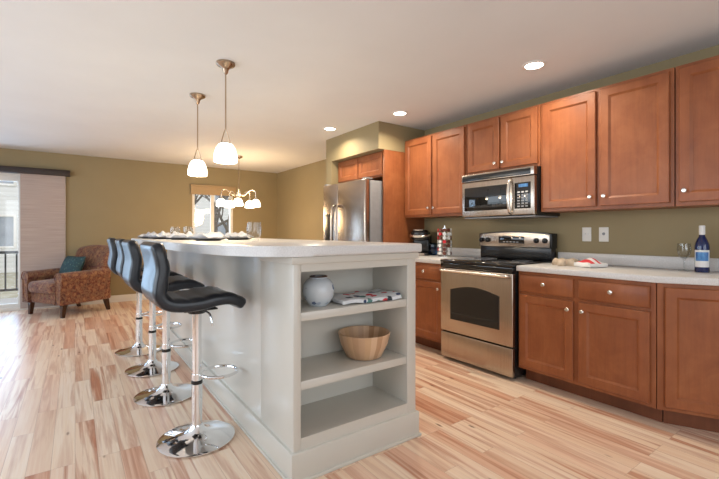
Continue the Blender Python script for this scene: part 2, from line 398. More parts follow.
# ------------------------------------------------------------------ outside
struct('ground', MB().box(-40, Y1+.2, -.6, 40, 60, -.5), M['ground'])
struct('deck', MB().box(-6, Y1+.15, -.16, .9, 9.75, -.04), M['deck'])
t = thing('deck_railing', (-2.3, 9.65, -.04), 'black metal deck railing seen through the sliding door', 'railing')
MB().box(-5.5, 9.62, .78, .85, 9.68, .83, .008).build('top_rail', M['iron'], t)
MB().box(-5.5, 9.63, .1, .85, 9.67, .14, .006).build('bottom_rail', M['iron'], t)
for x in (-5.4, -3.3, -1.25, .78): MB().box(x-.04, 9.61, -.04, x+.04, 9.69, .86, .006).build('post', M['iron'], t)
for i in range(26):
    x = -3.2+.155*i
    if -1.35 < x < -1.15: continue
    MB().box(x-.012, 9.638, .14, x+.012, 9.662, .78).build('baluster', M['iron'], t)
def house(x0, y0, x1, y1, label, name='house'):
    t = thing(name, ((x0+x1)/2, y0, -.5), label, 'house')
    MB().box(x0, y0, -.5, x1, y1, 5.2).build('wall', M['siding'], t)
    b = MB(); ov = .4
    b.M = Matrix(((1, 0, 0, 0), (0, 0, 1, 0), (0, 1, 0, 0), (0, 0, 0, 1)))
    b.prism([(x0-ov, 5.2), (x1+ov, 5.2), ((x0+x1)/2, 7.6)], y0-ov, y1+ov); b.build('roof', M['roof'], t)
    n = max(2, int((x1-x0)/1.9))
    for i in range(n):
        for z in (.5, 3.1):
            cx = x0+(i+.5)*(x1-x0)/n
            b = MB(); frame_rect(b, cx-.5, cx+.5, z, z+1.4, .09, y0-.06, y0+.02, 'x'); f = b.build('window', M['white'], t)
            MB().box(cx-.42, y0-.03, z+.08, cx+.42, y0-.02, z+1.32).build('pane', M['dark_pane'], f)
house(-9.5, 22, 0.5, 30, 'pale sided house beyond the deck railing outside the sliding door')
house(4.5, 26, 15, 34, 'pale house glimpsed through the dining window behind bare trees')
def tree(x, y, h, seed, label, leaves=False):
    r = random.Random(seed); b = MB()
    def branch(p, d, L, rad, depth):
        n = 4; pts = [p]; q = p.copy(); dd = d.copy()
        for i in range(n):
            dd = (dd+Vector((r.uniform(-1, 1), r.uniform(-1, 1), r.uniform(-.3, .6)))*.18).normalized()
            q = q+dd*L/n; pts.append(q.copy())
        b.tube(pts, [rad*(1-.14*i) for i in range(n+1)], 5 if depth < 2 else 4)
        if depth >= 4: return
        for k in range(5 if depth == 0 else 3):
            i = r.randint(2 if depth == 0 else 1, n); ax = Vector((r.uniform(-1, 1), r.uniform(-1, 1), r.uniform(.0, .8))).normalized()
            branch(pts[i], (dd*.5+ax*.9).normalized(), L*r.uniform(.5, .68), rad*.45, depth+1)
    branch(Vector((0, 0, 0)), Vector((0, 0, 1)), h*.5, h*.018, 0)
    o = b.build('bare_tree', M['bark']); o.location = (x, y, -.52)
    tag(o, label, 'tree', 'bare winter trees outside')
tree(-2.35, 13.0, 6, 3, 'bare winter tree standing outside the sliding door beyond the deck')
tree(-5.8, 18, 9, 4, 'taller bare tree near the pale house outside the sliding door')
tree(3.0, 11.0, 5, 5, 'bare twiggy tree right outside the dining window')
tree(4.5, 14.0, 7, 8, 'taller bare tree behind the twiggy one outside the dining window')
tree(3.6, 18.0, 8, 11, 'farthest bare tree through the dining window, in front of the house')
b = MB()
for i in range(260):
    a = rnd.uniform(0, 6.28); z = rnd.uniform(0, 1.5); rr = .9*math.sqrt(rnd.random())*(1.1-z*.45)
    p = Vector((rr*math.cos(a), rr*math.sin(a), .05+z)); n = Vector((rnd.uniform(-1, 1), rnd.uniform(-1, 1), rnd.uniform(-1, 1))).normalized()
    q = n.orthogonal().normalized()*.10; s_ = n.cross(q)
    b.f([b.v(p-q), b.v(p-s_*.6), b.v(p+q), b.v(p+s_*.6)])
for k in range(7): b.tube([(0, 0, 0), (.25*math.cos(k), .25*math.sin(k), .6), (.6*math.cos(k), .6*math.sin(k), 1.3)], .015, 4)
o = b.build('garden_shrub', M['yellow_leaf']); o.location = (3.4, 12.6, -.5); tag(o, 'yellowed shrub outside the dining window', 'shrub')

# ------------------------------------------------------------------ cabinets
FRONT = Matrix(((0, 0, 1, 0), (1, 0, 0, 0), (0, 1, 0, 0), (0, 0, 0, 1)))  # local (u,w,d) -> (x=d, y=u, z=w); d grows into the cabinet
def panel_door(b, u0, u1, w0, w1, d_front, thick=.02, rail=.055, rec=.012, bev=.014):
    """shaker door in local (u,w,d): front at d_front, recessed centre panel"""
    def ring(i, d): return [b.v((u0+i, w0+i, d)), b.v((u1-i, w0+i, d)), b.v((u1-i, w1-i, d)), b.v((u0+i, w1-i, d))]
    rings = [ring(0, d_front+thick), ring(0, d_front+.004), ring(.004, d_front), ring(rail, d_front), ring(rail+bev*.35, d_front+.004), ring(rail+bev, d_front+rec)]
    for a, c in zip(rings, rings[1:]):
        for i in range(4): b.f([a[i], a[(i+1) % 4], c[(i+1) % 4], c[i]])
    b.f(rings[-1]); b.f(list(reversed(rings[0])))
def slab(b, u0, u1, w0, w1, d_front, thick=.02):
    def ring(i, d): return [b.v((u0+i, w0+i, d)), b.v((u1-i, w0+i, d)), b.v((u1-i, w1-i, d)), b.v((u0+i, w1-i, d))]
    rings = [ring(0, d_front+thick), ring(0, d_front+.008), ring(.003, d_front+.004), ring(.012, d_front)]
    for a, c in zip(rings, rings[1:]):
        for i in range(4): b.f([a[i], a[(i+1) % 4], c[(i+1) % 4], c[i]])
    b.f(rings[-1]); b.f(list(reversed(rings[0])))
def knob_at(T, u, w, d, parent):
    b = MB(); b.M = T
    b.lathe([(0, -.002), (.006, -.002), (.005, .010), (.008, .014), (.0145, .019), (.0155, .024), (.012, .029), (0, .031)], (u, w, d), 14, (0, 0, -1))
    b.build('knob', M['nickel'], parent)
def cabinet(name, label, y0, y1, z0, z1, xface, xback, doors, drawers=(), toe=0, T=None, group=None, side_poly=None):
    """doors/drawers: (u0,u1,w0,w1,knob_u,knob_w)"""
    t = thing(name, (xback-.02 if side_poly is None else 3.3, (y0+y1)/2, 0 if toe else z0), label, 'cabinet', group)
    T = T or FRONT
    b = MB(); g = .0015
    if side_poly is None:
        b.box(xface, y0+g, z0+(toe if toe else 0), xback-.001, y1-g, z1)
    else:
        b.prism(side_poly[0], toe, z1)
    b.build('body', M['wood'], t)
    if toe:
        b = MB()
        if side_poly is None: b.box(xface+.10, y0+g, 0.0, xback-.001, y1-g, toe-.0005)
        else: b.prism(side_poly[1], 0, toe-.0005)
        b.build('toe_kick', M['wood_shaded'], t)
    dface = xface-.021 if side_poly is None else -.021
    for dd in doors:
        b = MB(); b.M = T; panel_door(b, *dd[:4], dface); d = b.build('door', M['wood'], t)
        if len(dd) > 4: knob_at(T, dd[4], dd[5], dface, d)
    for dd in drawers:
        b = MB(); b.M = T; slab(b, *dd[:4], dface); d = b.build('drawer', M['wood'], t)
        if len(dd) > 4: knob_at(T, dd[4], dd[5], dface, d)
    return t
UZ0, UZ1, UX = 1.34, 2.234, 3.14
dz0, dz1 = UZ0+.025, UZ1-.022
kz = UZ0+.095
UG = 'upper kitchen cabinets'
cabinet('upper_cabinet', 'double-door upper cabinet above the coffee maker and pod carousel', 2.592, 3.497, UZ0, UZ1, UX, X1,
        [(2.612, 3.040, dz0, dz1, 3.010, kz), (3.058, 3.480, dz0, dz1, 3.090, kz)])
bpy.data.objects.get('upper_cabinet')
cabinet('upper_cabinet', 'short double-door upper cabinet directly above the microwave', 1.828, 2.588, 1.722, UZ1, UX, X1,
        [(1.848, 2.198, 1.747, dz1, 2.168, 1.80), (2.216, 2.572, 1.747, dz1, 2.248, 1.80)])
cabinet('upper_cabinet', 'double-door upper cabinet above the light switch and outlet', .920, 1.824, UZ0, UZ1, UX, X1,
        [(.945, 1.360, dz0, dz1, 1.328, kz), (1.392, 1.800, dz0, dz1, 1.424, kz)])
cabinet('upper_cabinet', 'single-door upper cabinet above the blue wine bottle, cut by the picture edge', .38, .916, UZ0, UZ1, UX, X1,
        [(.405, .893, dz0, dz1, .860, kz)])
BX = 2.85
cabinet('base_cabinet', 'base cabinet with two drawers over two doors right beside the stove', .925, 1.842, 0, .868, BX, X1,
        [(.955, 1.375, .135, .690, 1.343, .63), (1.412, 1.826, .135, .690, 1.442, .63)],
        [(.955, 1.375, .712, .845, 1.165, .785), (1.412, 1.826, .712, .845, 1.62, .785)], toe=.11)
cabinet('base_cabinet', 'base cabinet under the coffee maker, half hidden behind the island', 2.618, 3.497, 0, .868, BX, X1,
        [(2.640, 3.050, .135, .690, 2.67, .63), (3.068, 3.480, .135, .690, 3.45, .63)],
        [(2.640, 3.050, .712, .845, 2.862, .785), (3.068, 3.480, .712, .845, 3.274, .785)], toe=.11)
# angled end cabinet
ang = R(27); ca, sa = math.cos(ang), math.sin(ang)
P0 = (BX, .921); Lf = .62
P1 = (BX+Lf*sa, .921-Lf*ca)
# local: u runs along face from P0 towards the camera side (negated so that the matrix keeps handedness), d into the cabinet
TA = Matrix(((sa, 0, ca, P0[0]), (-ca, 0, sa, P0[1]), (0, 1, 0, 0), (0, 0, 0, 1)))
poly = [P0, P1, (X1-.001, P1[1]), (X1-.001, .921)]
toep = [(BX+.10, .921), (P1[0]+.09, P1[1]), (X1-.001, P1[1]), (X1-.001, .921)]
cabinet('base_cabinet', 'angled end base cabinet with a full-height door under the blue wine bottle', P1[1], .921, 0, .868, BX, X1,
        [(.035, Lf-.03, .135, .845)], toe=.11, T=TA, side_poly=(poly, toep))
# tall side panel next to the fridge, and cabinet above the fridge
tag(MB().box(2.835, 3.500, 0, X1-.001, 3.533, 2.104, .002).build('fridge_side_panel', M['wood']), 'tall cherry wood end panel between the refrigerator and the counter', 'panel')
cabinet('upper_cabinet', 'short double-door cabinet above the refrigerator under the soffit', 3.537, 4.497, 1.815, 2.102, 2.86, X1,
        [(3.555, 4.018, 1.83, 2.085), (4.034, 4.480, 1.83, 2.085)])

# ------------------------------------------------------------------ countertops
def worktop(name, poly, label, splash):
    o = MB().prism(poly, .870, .912, .006).build(name, M['counter']); tag(o, label, 'countertop')
    MB().box(X1-.021, splash[0], .913, X1-.001, splash[1], 1.0, .004).build('backsplash', M['counter'], o)
    return o
e = .028
worktop('countertop', [(BX-e, 1.844), (BX-e, .915), (P1[0]-e*.9, P1[1]-.02), (X1-.001, P1[1]-.02), (X1-.001, 1.844)],
        'pale speckled countertop carrying the wine bottle and folded towels', (P1[1]-.02, 1.844))
worktop('countertop', [(BX-e, 3.497), (BX-e, 2.616), (X1-.001, 2.616), (X1-.001, 3.497)],
        'short pale countertop under the coffee maker and pod carousel', (2.616, 3.497))

# ------------------------------------------------------------------ island
t = thing('kitchen_island', (1.21, 3.2, 0), 'off-white kitchen island with an open bookcase end', 'island')
IX0, IX1, IY0, IY1 = .828, 1.604, 1.695, 4.85
bY = 2.02
b = MB()
b.box(IX0+.004, 2.10, .0, IX1-.004, IY1, 1.055)            # knee wall body
b.build('body', M['island'], t)
b = MB()
b.box(IX0, IY0, 0, .868, 2.098, 1.055, .003)               # stiles / sides
b.box(1.54, IY0, 0, IX1, 2.098, 1.055, .003)
b.box(.868, IY0, .985, 1.54, IY0+.03, 1.055); b.box(.868, IY0, .0, 1.54, IY0+.03, .20)
b.box(.868, bY, .0, 1.54, 2.098, 1.055); b.box(.868, IY0+.03, 1.03, 1.54, bY, 1.055)
b.box(.868, IY0+.03, .17, 1.54, bY, .20)
bc = b.build('bookcase', M['island'], t)
for z in (.424, .750): MB().box(.869, IY0+.004, z, 1.539, bY-.001, z+.042, .004).build('shelf', M['island'], bc)
b = MB()
# tall baseboard with bevelled top wrapping the island
def ell(o, z0, z1, bev): b.prism([(IX0-o, IY0-o), (IX1+o, IY0-o), (IX1+o, IY1), (IX1-.03, IY1), (IX1-.03, IY0+.004), (IX0+.03, IY0+.004), (IX0+.03, IY1), (IX0-o, IY1)], z0, z1, bev, 2)
ell(.014, .0, .143, .009); ell(.024, 0, .016, .005)
b.build('baseboard', M['island'], t)
b = MB(); b.prism([(IX0-.012, IY0-.012), (IX1+.012, IY0-.012), (IX1+.012, IY0+.02), (IX0+.03, IY0+.02), (IX0+.03, 2.09), (IX0-.012, 2.09)], 1.022, 1.057, .004)
b.build('cap_moulding', M['island'], t)
edge = [(Vector(p)) for p in [(.49, 4.92, 0), (.49, 3.6, 0), (.497, 2.83, 0), (.534, 2.34, 0), (.60, 1.99, 0), (.70, 1.80, 0), (.80, 1.695, 0), (.93, 1.662, 0)]]
pl = [(p.x, p.y) for p in smooth_path(edge, 6)]
pl += [(1.62, 1.662), (1.634, 1.676), (1.634, 4.92)]
tag(MB().prism(pl, 1.058, 1.108, .010, 3).build('island_countertop', M['counter']), 'long pale raised bar top with a curved corner on the island', 'countertop')

# ------------------------------------------------------------------ refrigerator
t = thing('refrigerator', (3.0, 4.01, 0), 'stainless side-by-side refrigerator in its alcove', 'refrigerator')
FX = 2.605
MB().box(FX+.075, 3.562, .03, 3.44, 4.468, 1.755, .006).build('cabinet_body', M['steel_side'], t)
def fdoor(y0, y1):
    b = MB(); b.box(FX, y0, .09, FX+.068, y1, 1.768, .012, 3); return b.build('door', M['steel'], t)
dR = fdoor(3.56, 4.121); dL = fdoor(4.127, 4.470)
for d, y in ((dR, 4.075), (dL, 4.172)):
    b = MB(); b.tube(smooth_path([(FX+.005, y, .72), (FX-.05, y, .76), (FX-.06, y, 1.1), (FX-.05, y, 1.45), (FX+.005, y, 1.50)], 6), .014, 10); b.build('handle', M['steel'], d)
b = MB(); b.box(FX-.006, 4.225, .98, FX+.004, 4.42, 1.40, .006); b.build('dispenser', M['black'], dL)
b = MB(); b.box(FX+.04, 3.56, .02, FX+.09, 4.47, .085); b.build('base_grille', M['black'], t)
for y in (3.60, 4.43): MB().box(FX+.01, y-.03, 1.768, FX+.12, y+.03, 1.785, .004).build('hinge_cover', M['steel_side'], t)
b = MB(); b.box(2.75, 3.6, 0, 2.8, 3.65, .03); b.box(2.75, 4.38, 0, 2.8, 4.43, .03); b.box(3.35, 3.6, 0, 3.4, 3.65, .03); b.box(3.35, 4.38, 0, 3.4, 4.43, .03); b.build('feet', M['black'], t)

# ------------------------------------------------------------------ range
t = thing('stove', (3.1, 2.23, 0), 'stainless electric range with black glass cooktop', 'stove')
RX, ra, rb = 2.785, 1.853, 2.607
MB().box(RX+.03, ra+.001, .025, 3.41, rb-.001, .896, .004).build('body', M['black'], t)
for x in (2.88, 3.35):
    for y in (ra+.05, rb-.05): MB().cyl((x, y, 0), (x, y, .03), .018).build('foot', M['black'], t)
ct = MB().box(RX-.005, ra-.003, .896, 3.40, rb+.003, .922, .008, 3).build('cooktop', M['black_glass'], t)
for x, y, r in ((2.95, 2.03, .105), (2.95, 2.42, .085), (3.2, 2.03, .085), (3.2, 2.42, .105)):
    b = MB(); b.tube([(x+r*math.cos(a*.2617), y+r*math.sin(a*.2617), .9222) for a in range(24)], .0012, 4, True); b.build('burner_ring', M['steel_side'], ct)
MB().box(RX-.002, ra+.002, .850, RX+.05, rb-.002, .893, .004).build('front_trim', M['black_glass'], t)
dr = MB().box(RX, ra, .268, RX+.042, rb, .846, .007, 3).build('oven_door', M['steel'], t)
b = MB(); b.M = FRONT; ov = []
y0_, y1_, z0_, z1_ = 1.971, 2.487, .385, .655
pts = [(y0_, z0_), (y1_, z0_)]+[(y1_-(y1_-y0_)*k/12, z1_+.045*math.sin(math.pi*k/12)) for k in range(13)]
b.prism(pts, RX-.004, RX+.004, .002, 1); b.build('window', M['black_glass'], dr)
b = MB(); b.tube(smooth_path([(RX+.005, ra+.03, .826), (RX-.035, ra+.035, .826), (RX-.05, ra+.10, .826), (RX-.052, (ra+rb)/2, .826), (RX-.05, rb-.10, .826), (RX-.035, rb-.035, .826), (RX+.005, rb-.03, .826)], 6), .013, 10); b.build('handle', M['nickel'], dr)
MB().box(RX+.001, ra+.002, .03, RX+.042, rb-.002, .256, .007, 3).build('storage_drawer', M['steel'], t)
# backguard
b = MB(); b.box(3.36, ra+.006, .922, 3.44, rb-.006, 1.045, .004); bg = b.build('backguard', M['black'], t)
def bgpoly(y0, y1, z0, z1, bow, n=14):
    return [(y0, z0), (y1, z0)]+[(y1-(y1-y0)*k/n, z1+bow*math.sin(math.pi*k/n)) for k in range(n+1)]
b = MB(); b.M = FRONT; b.prism(bgpoly(ra-.004, rb+.004, 1.03, 1.160, .024), 3.352, 3.445, .010, 3); b.build('backguard_housing', M['black'], bg)
b = MB(); b.M = FRONT; b.prism(bgpoly(ra+.012, rb-.012, 1.036, 1.150, .022), 3.343, 3.356, .004, 2); cp = b.build('control_panel', M['steel'], bg)
MB().box(3.338, 2.105, 1.068, 3.346, 2.372, 1.135, .003).build('display', M['black_glass'], cp)
for i in range(5): MB().box(3.3365, 2.16+i*.035, 1.079, 3.339, 2.18+i*.035, 1.085).build('button', M['paper'], cp)
for y in (1.905, 1.985, 2.500, 2.572):
    b = MB(); b.lathe([(0, 0), (.024, 0), (.023, .012), (.019, .022), (0, .024)], (3.344, y, 1.098), 18, (-1, 0, 0)); b.box(3.312, y-.004, 1.077, 3.322, y+.004, 1.119, .002); b.build('control_knob', M['black'], cp)

# ------------------------------------------------------------------ microwave
t = thing('microwave', (3.25, 2.2, 1.31), 'stainless over-the-range microwave hung between the upper cabinets', 'microwave')
ma, mb_, MX = 1.832, 2.584, 3.055
MB().box(MX+.045, ma, 1.312, X1-.002, mb_, 1.718, .004).build('body', M['black'], t)
MB().box(MX-.005, ma+.001, 1.648, MX+.045, mb_-.001, 1.718, .004).build('vent_trim', M['steel'], t)
b = MB()
b.box(MX-.008, ma+.03, 1.655, MX-.003, mb_-.015, 1.704, .002); b.build('vent_grille', M['black'], t)
dm = MB().box(MX, ma+.001, 1.318, MX+.044, mb_-.001, 1.644, .008, 3).build('door', M['steel'], t)
b = MB(); b.box(MX-.004, 2.085, 1.372, MX+.004, mb_-.035, 1.592, .003); b.build('window', M['black_glass'], dm)
b = MB(); b.box(MX-.004, ma+.032, 1.372, MX+.004, 2.012, 1.592, .003); cp = b.build('keypad', M['black_glass'], dm)
for i in range(6):
    for j in range(3): MB().box(MX-.0055, ma+.055+j*.036, 1.385+i*.024, MX-.0035, ma+.078+j*.036, 1.397+i*.024).build('key', M['steel_side'] if i < 5 else M['paper'], cp)
b = MB(); b.box(MX-.0055, ma+.055, 1.552, MX-.0035, ma+.14, 1.578); b.build('clock_display', M['blue_print'], cp)
b = MB(); b.tube(smooth_path([(MX+.004, 2.045, 1.335), (MX-.03, 2.045, 1.36), (MX-.048, 2.045, 1.48), (MX-.03, 2.045, 1.60), (MX+.004, 2.045, 1.628)], 8), .014, 10); b.build('handle', M['nickel'], dm)
MB().box(MX+.03, ma+.01, 1.302, X1-.02, mb_-.01, 1.312).build('underside_panel', M['steel_side'], t)

# ------------------------------------------------------------------ bar stools
def stool():
    t = thing('bar_stool', (0, 0, 0), '', 'bar stool', 'black and chrome bar stools along the island', local=True)
    base = MB().lathe([(0, .004), (.195, .004), (.206, .007), (.206, .011), (.19, .017), (.12, .028), (.07, .043), (.043, .062), (.033, .085), (.0, .085)], (0, 0, 0), 48); base.build('base', M['chrome'], t)
    MB().lathe([(0, 0), (.19, 0), (.19, .005), (0, .005)], (0, 0, 0), 32).build('base_pad', M['black'], t)
    MB().lathe([(0, .08), (.029, .08), (.029, .320), (.0, .320)], n=24).build('column', M['chrome'], t)
    MB().lathe([(.029, .315), (.0305, .317), (.0305, .332), (.024, .336), (0, .336)], n=24).build('collar', M['black'], t)
    MB().lathe([(0, .33), (.025, .33), (.025, .735), (.0, .735)], n=24).build('piston', M['chrome'], t)
    b = MB(); b.lathe([(0, .715), (.045, .715), (.06, .735), (.06, .742), (0, .742)], n=24); b.box(-.09, -.09, .738, .09, .09, .748, .004); b.build('seat_bracket', M['black'], t)
    b = MB(); b.tube(smooth_path([(.03, -.02, .728), (.05, -.06, .715), (.058, -.085, .675), (.060, -.088, .65)], 5), .006, 8); b.build('lever', M['chrome'], t)
    b = MB(); b.tube([(.125+.102*math.cos(2*math.pi*k/36), .102*math.sin(2*math.pi*k/36), .355) for k in range(36)], .009, 8, True)
    b.lathe([(0, .34), (.029, .34), (.029, .372), (0, .372)], n=20); b.build('footrest', M['chrome'], t)
    # padded S-shaped shell
    ctrl = [(-.243, 1.118), (-.221, 1.045), (-.212, .975), (-.222, .90), (-.222, .85), (-.19, .808), (-.125, .79), (-.03, .79), (.06, .803), (.12, .803), (.17, .788), (.212, .757)]
    path = smooth_path([(x, 0, z) for x, z in ctrl], 8)
    b = MB(); K = 40; rings = []; n = len(path); s_acc = 0
    for i, p in enumerate(path):
        tg = (path[min(i+1, n-1)]-path[max(i-1, 0)]).normalized(); nm = Vector((tg.z*-1, 0, tg.x)) if False else Vector((-tg.z, 0, tg.x))
        if i: s_acc += (path[i]-path[i-1]).length
        u = i/(n-1); endt = min(1, math.sqrt(max(0, 1-(1-min(u, 1-u)/.035)**2)) if min(u, 1-u) < .035 else 1); endt = max(endt, .25)
        hw = .195*(1-.10*max(0, (abs(u-.5)-.40)/.10)**2); hw -= .012*(1-endt); th = (.029+.005*math.sin(math.pi*u))*endt
        ring = []
        for k in range(K):
            a = 2*math.pi*k/K; c_, s_ = math.cos(a), math.sin(a)
            y = hw*math.copysign(abs(c_)**.22, c_); d = th*math.copysign(abs(s_)**.42, s_)
            if s_ > .2: d += .007*endt*abs(math.sin(math.pi*s_acc/.086))**.5*abs(math.sin(math.pi*(y/.39+.5)*4))**.4*min(1, (hw-abs(y))/.02)
            ring.append(b.v(p+nm*d+Vector((0, y, 0))))
        rings.append(ring)
    for i in range(n-1):
        for k in range(K): b.f([rings[i][k], rings[i][(k+1) % K], rings[i+1][(k+1) % K], rings[i+1][k]])
    b.f(list(reversed(rings[0]))); b.f(rings[-1])
    b.build('seat', M['vinyl'], t, angle=60)
    return t
s0 = stool()
for i, (x, y, a, lab) in enumerate([
        (.564, 2.385, 2, 'black padded bar stool closest to the open bookcase end of the island'),
        (.535, 3.152, 1, 'second black bar stool from the bookcase end of the island'),
        (.540, 3.816, 0, 'third black bar stool from the bookcase end of the island'),
        (.517, 4.479, 0, 'fourth and last black bar stool, at the far end of the island')]):
    o = s0 if i == 0 else copy_tree(s0)
    o.location = (x, y, 0); o.rotation_euler = (0, 0, R(a)); o['label'] = lab

# ------------------------------------------------------------------ pendant lights
def pendant():
    t = thing('pendant_light', (0, 0, 0), '', 'pendant light', 'glass pendant lights over the island', local=True)
    MB().lathe([(0, H), (.066, H), (.068, H-.012), (.06, H-.022), (.035, H-.035), (.022, H-.05), (.016, H-.075), (.008, H-.085), (0, H-.085)], n=28).build('canopy', M['bronze'], t)
    MB().cyl((0, 0, 1.925), (0, 0, H-.07), .0055, n=10).build('stem', M['bronze'], t)
    b = MB()
    for k in (0, math.pi): b.tube(smooth_path([(0, 0, 1.93), (.012*math.cos(k), .012*math.sin(k), 1.90), (.028*math.cos(k), .028*math.sin(k), 1.845), (.034*math.cos(k), .034*math.sin(k), 1.815)], 4), .004, 6)
    b.build('yoke', M['bronze'], t)
    MB().lathe([(.036, 1.812), (.038, 1.824), (.02, 1.832), (0, 1.833)], n=20).build('cap', M['bronze'], t)
    MB().lathe([(.03, 1.824), (.050, 1.812), (.068, 1.783), (.079, 1.745), (.082, 1.71), (.079, 1.684), (.075, 1.686), (.077, 1.71), (.074, 1.744), (.063, 1.78), (.046, 1.806), (.028, 1.816)], n=32).build('glass_shade', M['shade'], t)
    MB().lathe([(0, 1.70), (.02, 1.705), (.03, 1.73), (.024, 1.76), (.014, 1.785), (.014, 1.815), (0, 1.815)], n=16).build('bulb', M['lens'], t)
    return t
def plight(x, y, z, e, col=(1, .78, .5), r=.05):
    d = bpy.data.lights.new('lamp_glow', 'POINT'); d.energy = e; d.color = col; d.shadow_soft_size = r
    o = bpy.data.objects.new('lamp_glow', d); COL.objects.link(o); o.location = (x, y, z)
p0 = pendant()
for i, (x, y, lab) in enumerate([(.897, 2.948, 'pendant light with white glass shade over the island, the larger-looking of the two'),
                                 (.90, 3.782, 'pendant light with white glass shade over the far half of the island')]):
    o = p0 if i == 0 else copy_tree(p0)
    o.location = (x, y, 0); o.rotation_euler = (0, 0, R(-35)); o['label'] = lab
    plight(x, y, 1.62, 14)

# ------------------------------------------------------------------ chandelier
cx_, cy_ = 2.17, 6.43
t = thing('chandelier', (cx_, cy_, H), 'five-arm bronze chandelier with white glass shades in the dining corner', 'chandelier')
MB().lathe([(0, H), (.06, H), (.058, H-.02), (.02, H-.04), (0, H-.045)], (cx_, cy_, 0), 24).build('canopy', M['bronze'], t)
MB().cyl((cx_, cy_, 1.86), (cx_, cy_, H-.03), .006, n=8).build('chain_rod', M['bronze'], t)
MB().lathe([(0, 1.70), (.012, 1.705), (.02, 1.73), (.012, 1.75), (.03, 1.78), (.038, 1.81), (.02, 1.84), (.012, 1.87), (0, 1.88)], (cx_, cy_, 0), 20).build('hub', M['nickel'], t)
for k in range(5):
    a = R(104.6+72*k); c_, s_ = math.cos(a), math.sin(a)
    def P(r, z): return (cx_+r*c_, cy_+r*s_, z)
    ar = MB(); ar.tube(smooth_path([P(.02, 1.79), P(.09, 1.77), P(.16, 1.83), P(.225, 1.855), P(.272, 1.82), P(.278, 1.73)], 6), .0065, 8); ar = ar.build('arm', M['nickel'], t)
    MB().lathe([(.022, 1.69), (.024, 1.72), (.012, 1.74), (0, 1.74)], P(.278, 0)[:2]+(0,), 14).build('socket_cup', M['nickel'], ar)
    MB().lathe([(.02, 1.705), (.045, 1.695), (.066, 1.665), (.077, 1.62), (.078, 1.585), (.074, 1.587), (.072, 1.62), (.06, 1.66), (.04, 1.688), (.018, 1.697)], P(.278, 0)[:2]+(0,), 24).build('glass_shade', M['shade'], ar)
plight(cx_, cy_, 1.5, 62, (1, .66, .31), r=.2)

# ------------------------------------------------------------------ recessed lights
for i, (x, y, lab) in enumerate([(2.767, 1.662, 'lit recessed ceiling light above the stove-side aisle, the biggest in view'),
                                 (2.748, 3.138, 'lit recessed ceiling light in front of the soffit corner'),
                                 (2.478, 4.09, 'lit recessed ceiling light in front of the refrigerator'),
                                 (2.767, .15, 'lit recessed ceiling light beyond the picture edge')][:3]):
    t = thing('recessed_light', (x, y, H), lab, 'ceiling light', 'recessed ceiling lights')
    MB().lathe([(.062, H-.002), (.085, H-.0005), (.084, H-.006), (.066, H-.009), (.062, H-.006)], (x, y, 0), 32).build('trim_ring', M['white'], t)
    MB().lathe([(0, H-.001), (.064, H-.001), (.064, H-.005), (0, H-.006)], (x, y, 0), 28).build('lens', M['lens'], t)
    d = bpy.data.lights.new('downlight_beam', 'AREA'); d.shape = 'DISK'; d.size = .12; d.energy = 13; d.color = (1, .88, .70); d.spread = R(150)
    o = bpy.data.objects.new('downlight_beam', d); COL.objects.link(o); o.location = (x, y, H-.02)

# ------------------------------------------------------------------ armchair (front faces local -Y)
t = thing('armchair', (-.065, 7.265, 0), 'rust patterned upholstered armchair with rolled arms beside the blind', 'armchair', rotz=R(-58), local=True)
def rb_(x0, y0, z0, x1, y1, z1, bev, seg=4, name='', m='fabric', par=None, fn=None):
    b = MB(); b.box(x0, y0, z0, x1, y1, z1, bev, seg)
    if fn:
        bmesh.ops.subdivide_edges(b.bm, edges=[e_ for e_ in b.bm.edges if e_.calc_length() > .12], cuts=5, use_grid_fill=True)
        for v in b.bm.verts: v.co = fn(v.co.copy())
    return b.build(name, M[m], par or t, angle=60)
rb_(-.40, -.33, .17, .40, .36, .33, .03, name='seat_frame')
rb_(-.285, -.40, .325, .285, .22, .475, .05, name='seat_cushion', fn=lambda c: Vector((c.x, c.y, c.z+(.03*math.cos(c.x*5)*math.cos((c.y+.1)*4) if c.z > .42 else 0))))
def backfn(c):
    k = max(0, c.z-.4); return Vector((c.x*(1-.06*k), c.y+.30*k+.12*k*k, c.z+.035*math.cos(c.x*4.2)*(1 if c.z > .8 else 0)))
rb_(-.395, .15, .25, .395, .33, .94, .06, name='backrest', fn=backfn)
for s_ in (-1, 1):
    b = MB(); b.M = Matrix(((1, 0, 0, 0), (0, 0, 1, 0), (0, 1, 0, 0), (0, 0, 0, 1)))
    pr = []
    for k in range(18):
        a = R(-50+k*(280/17)); pr.append((s_*(.372+.078*math.cos(a)), .545+.072*math.sin(a)))
    prof = [(s_*.415, .18)]+pr[0:18]+[(s_*.30, .18)]
    b.prism(prof, -.37, .32, .02, 3)
    for v in b.bm.verts: v.co.z += .05*max(0, v.co.y+.05) if v.co.z > .4 else 0
    ar = b.build('arm', M['fabric'], t, angle=50)
    b = MB(); b.tube([(x, -.375, z) for x, z in prof], .007, 6, True); b.build('piping', M['fabric'], ar)
for x, y in ((-.36, -.30), (.36, -.30), (-.34, .31), (.34, .31)):
    b = MB(); b.prism([(x-.03, y-.03), (x+.03, y-.03), (x+.03, y+.03), (x-.03, y+.03)], 0, .175, .004)
    for v in b.bm.verts:
        if v.co.z < .05: v.co.x = x+(v.co.x-x)*.65; v.co.y = y+(v.co.y-y)*.65+(.04 if y > 0 else -.01)
    b.build('leg', M['leg_wood'], t)
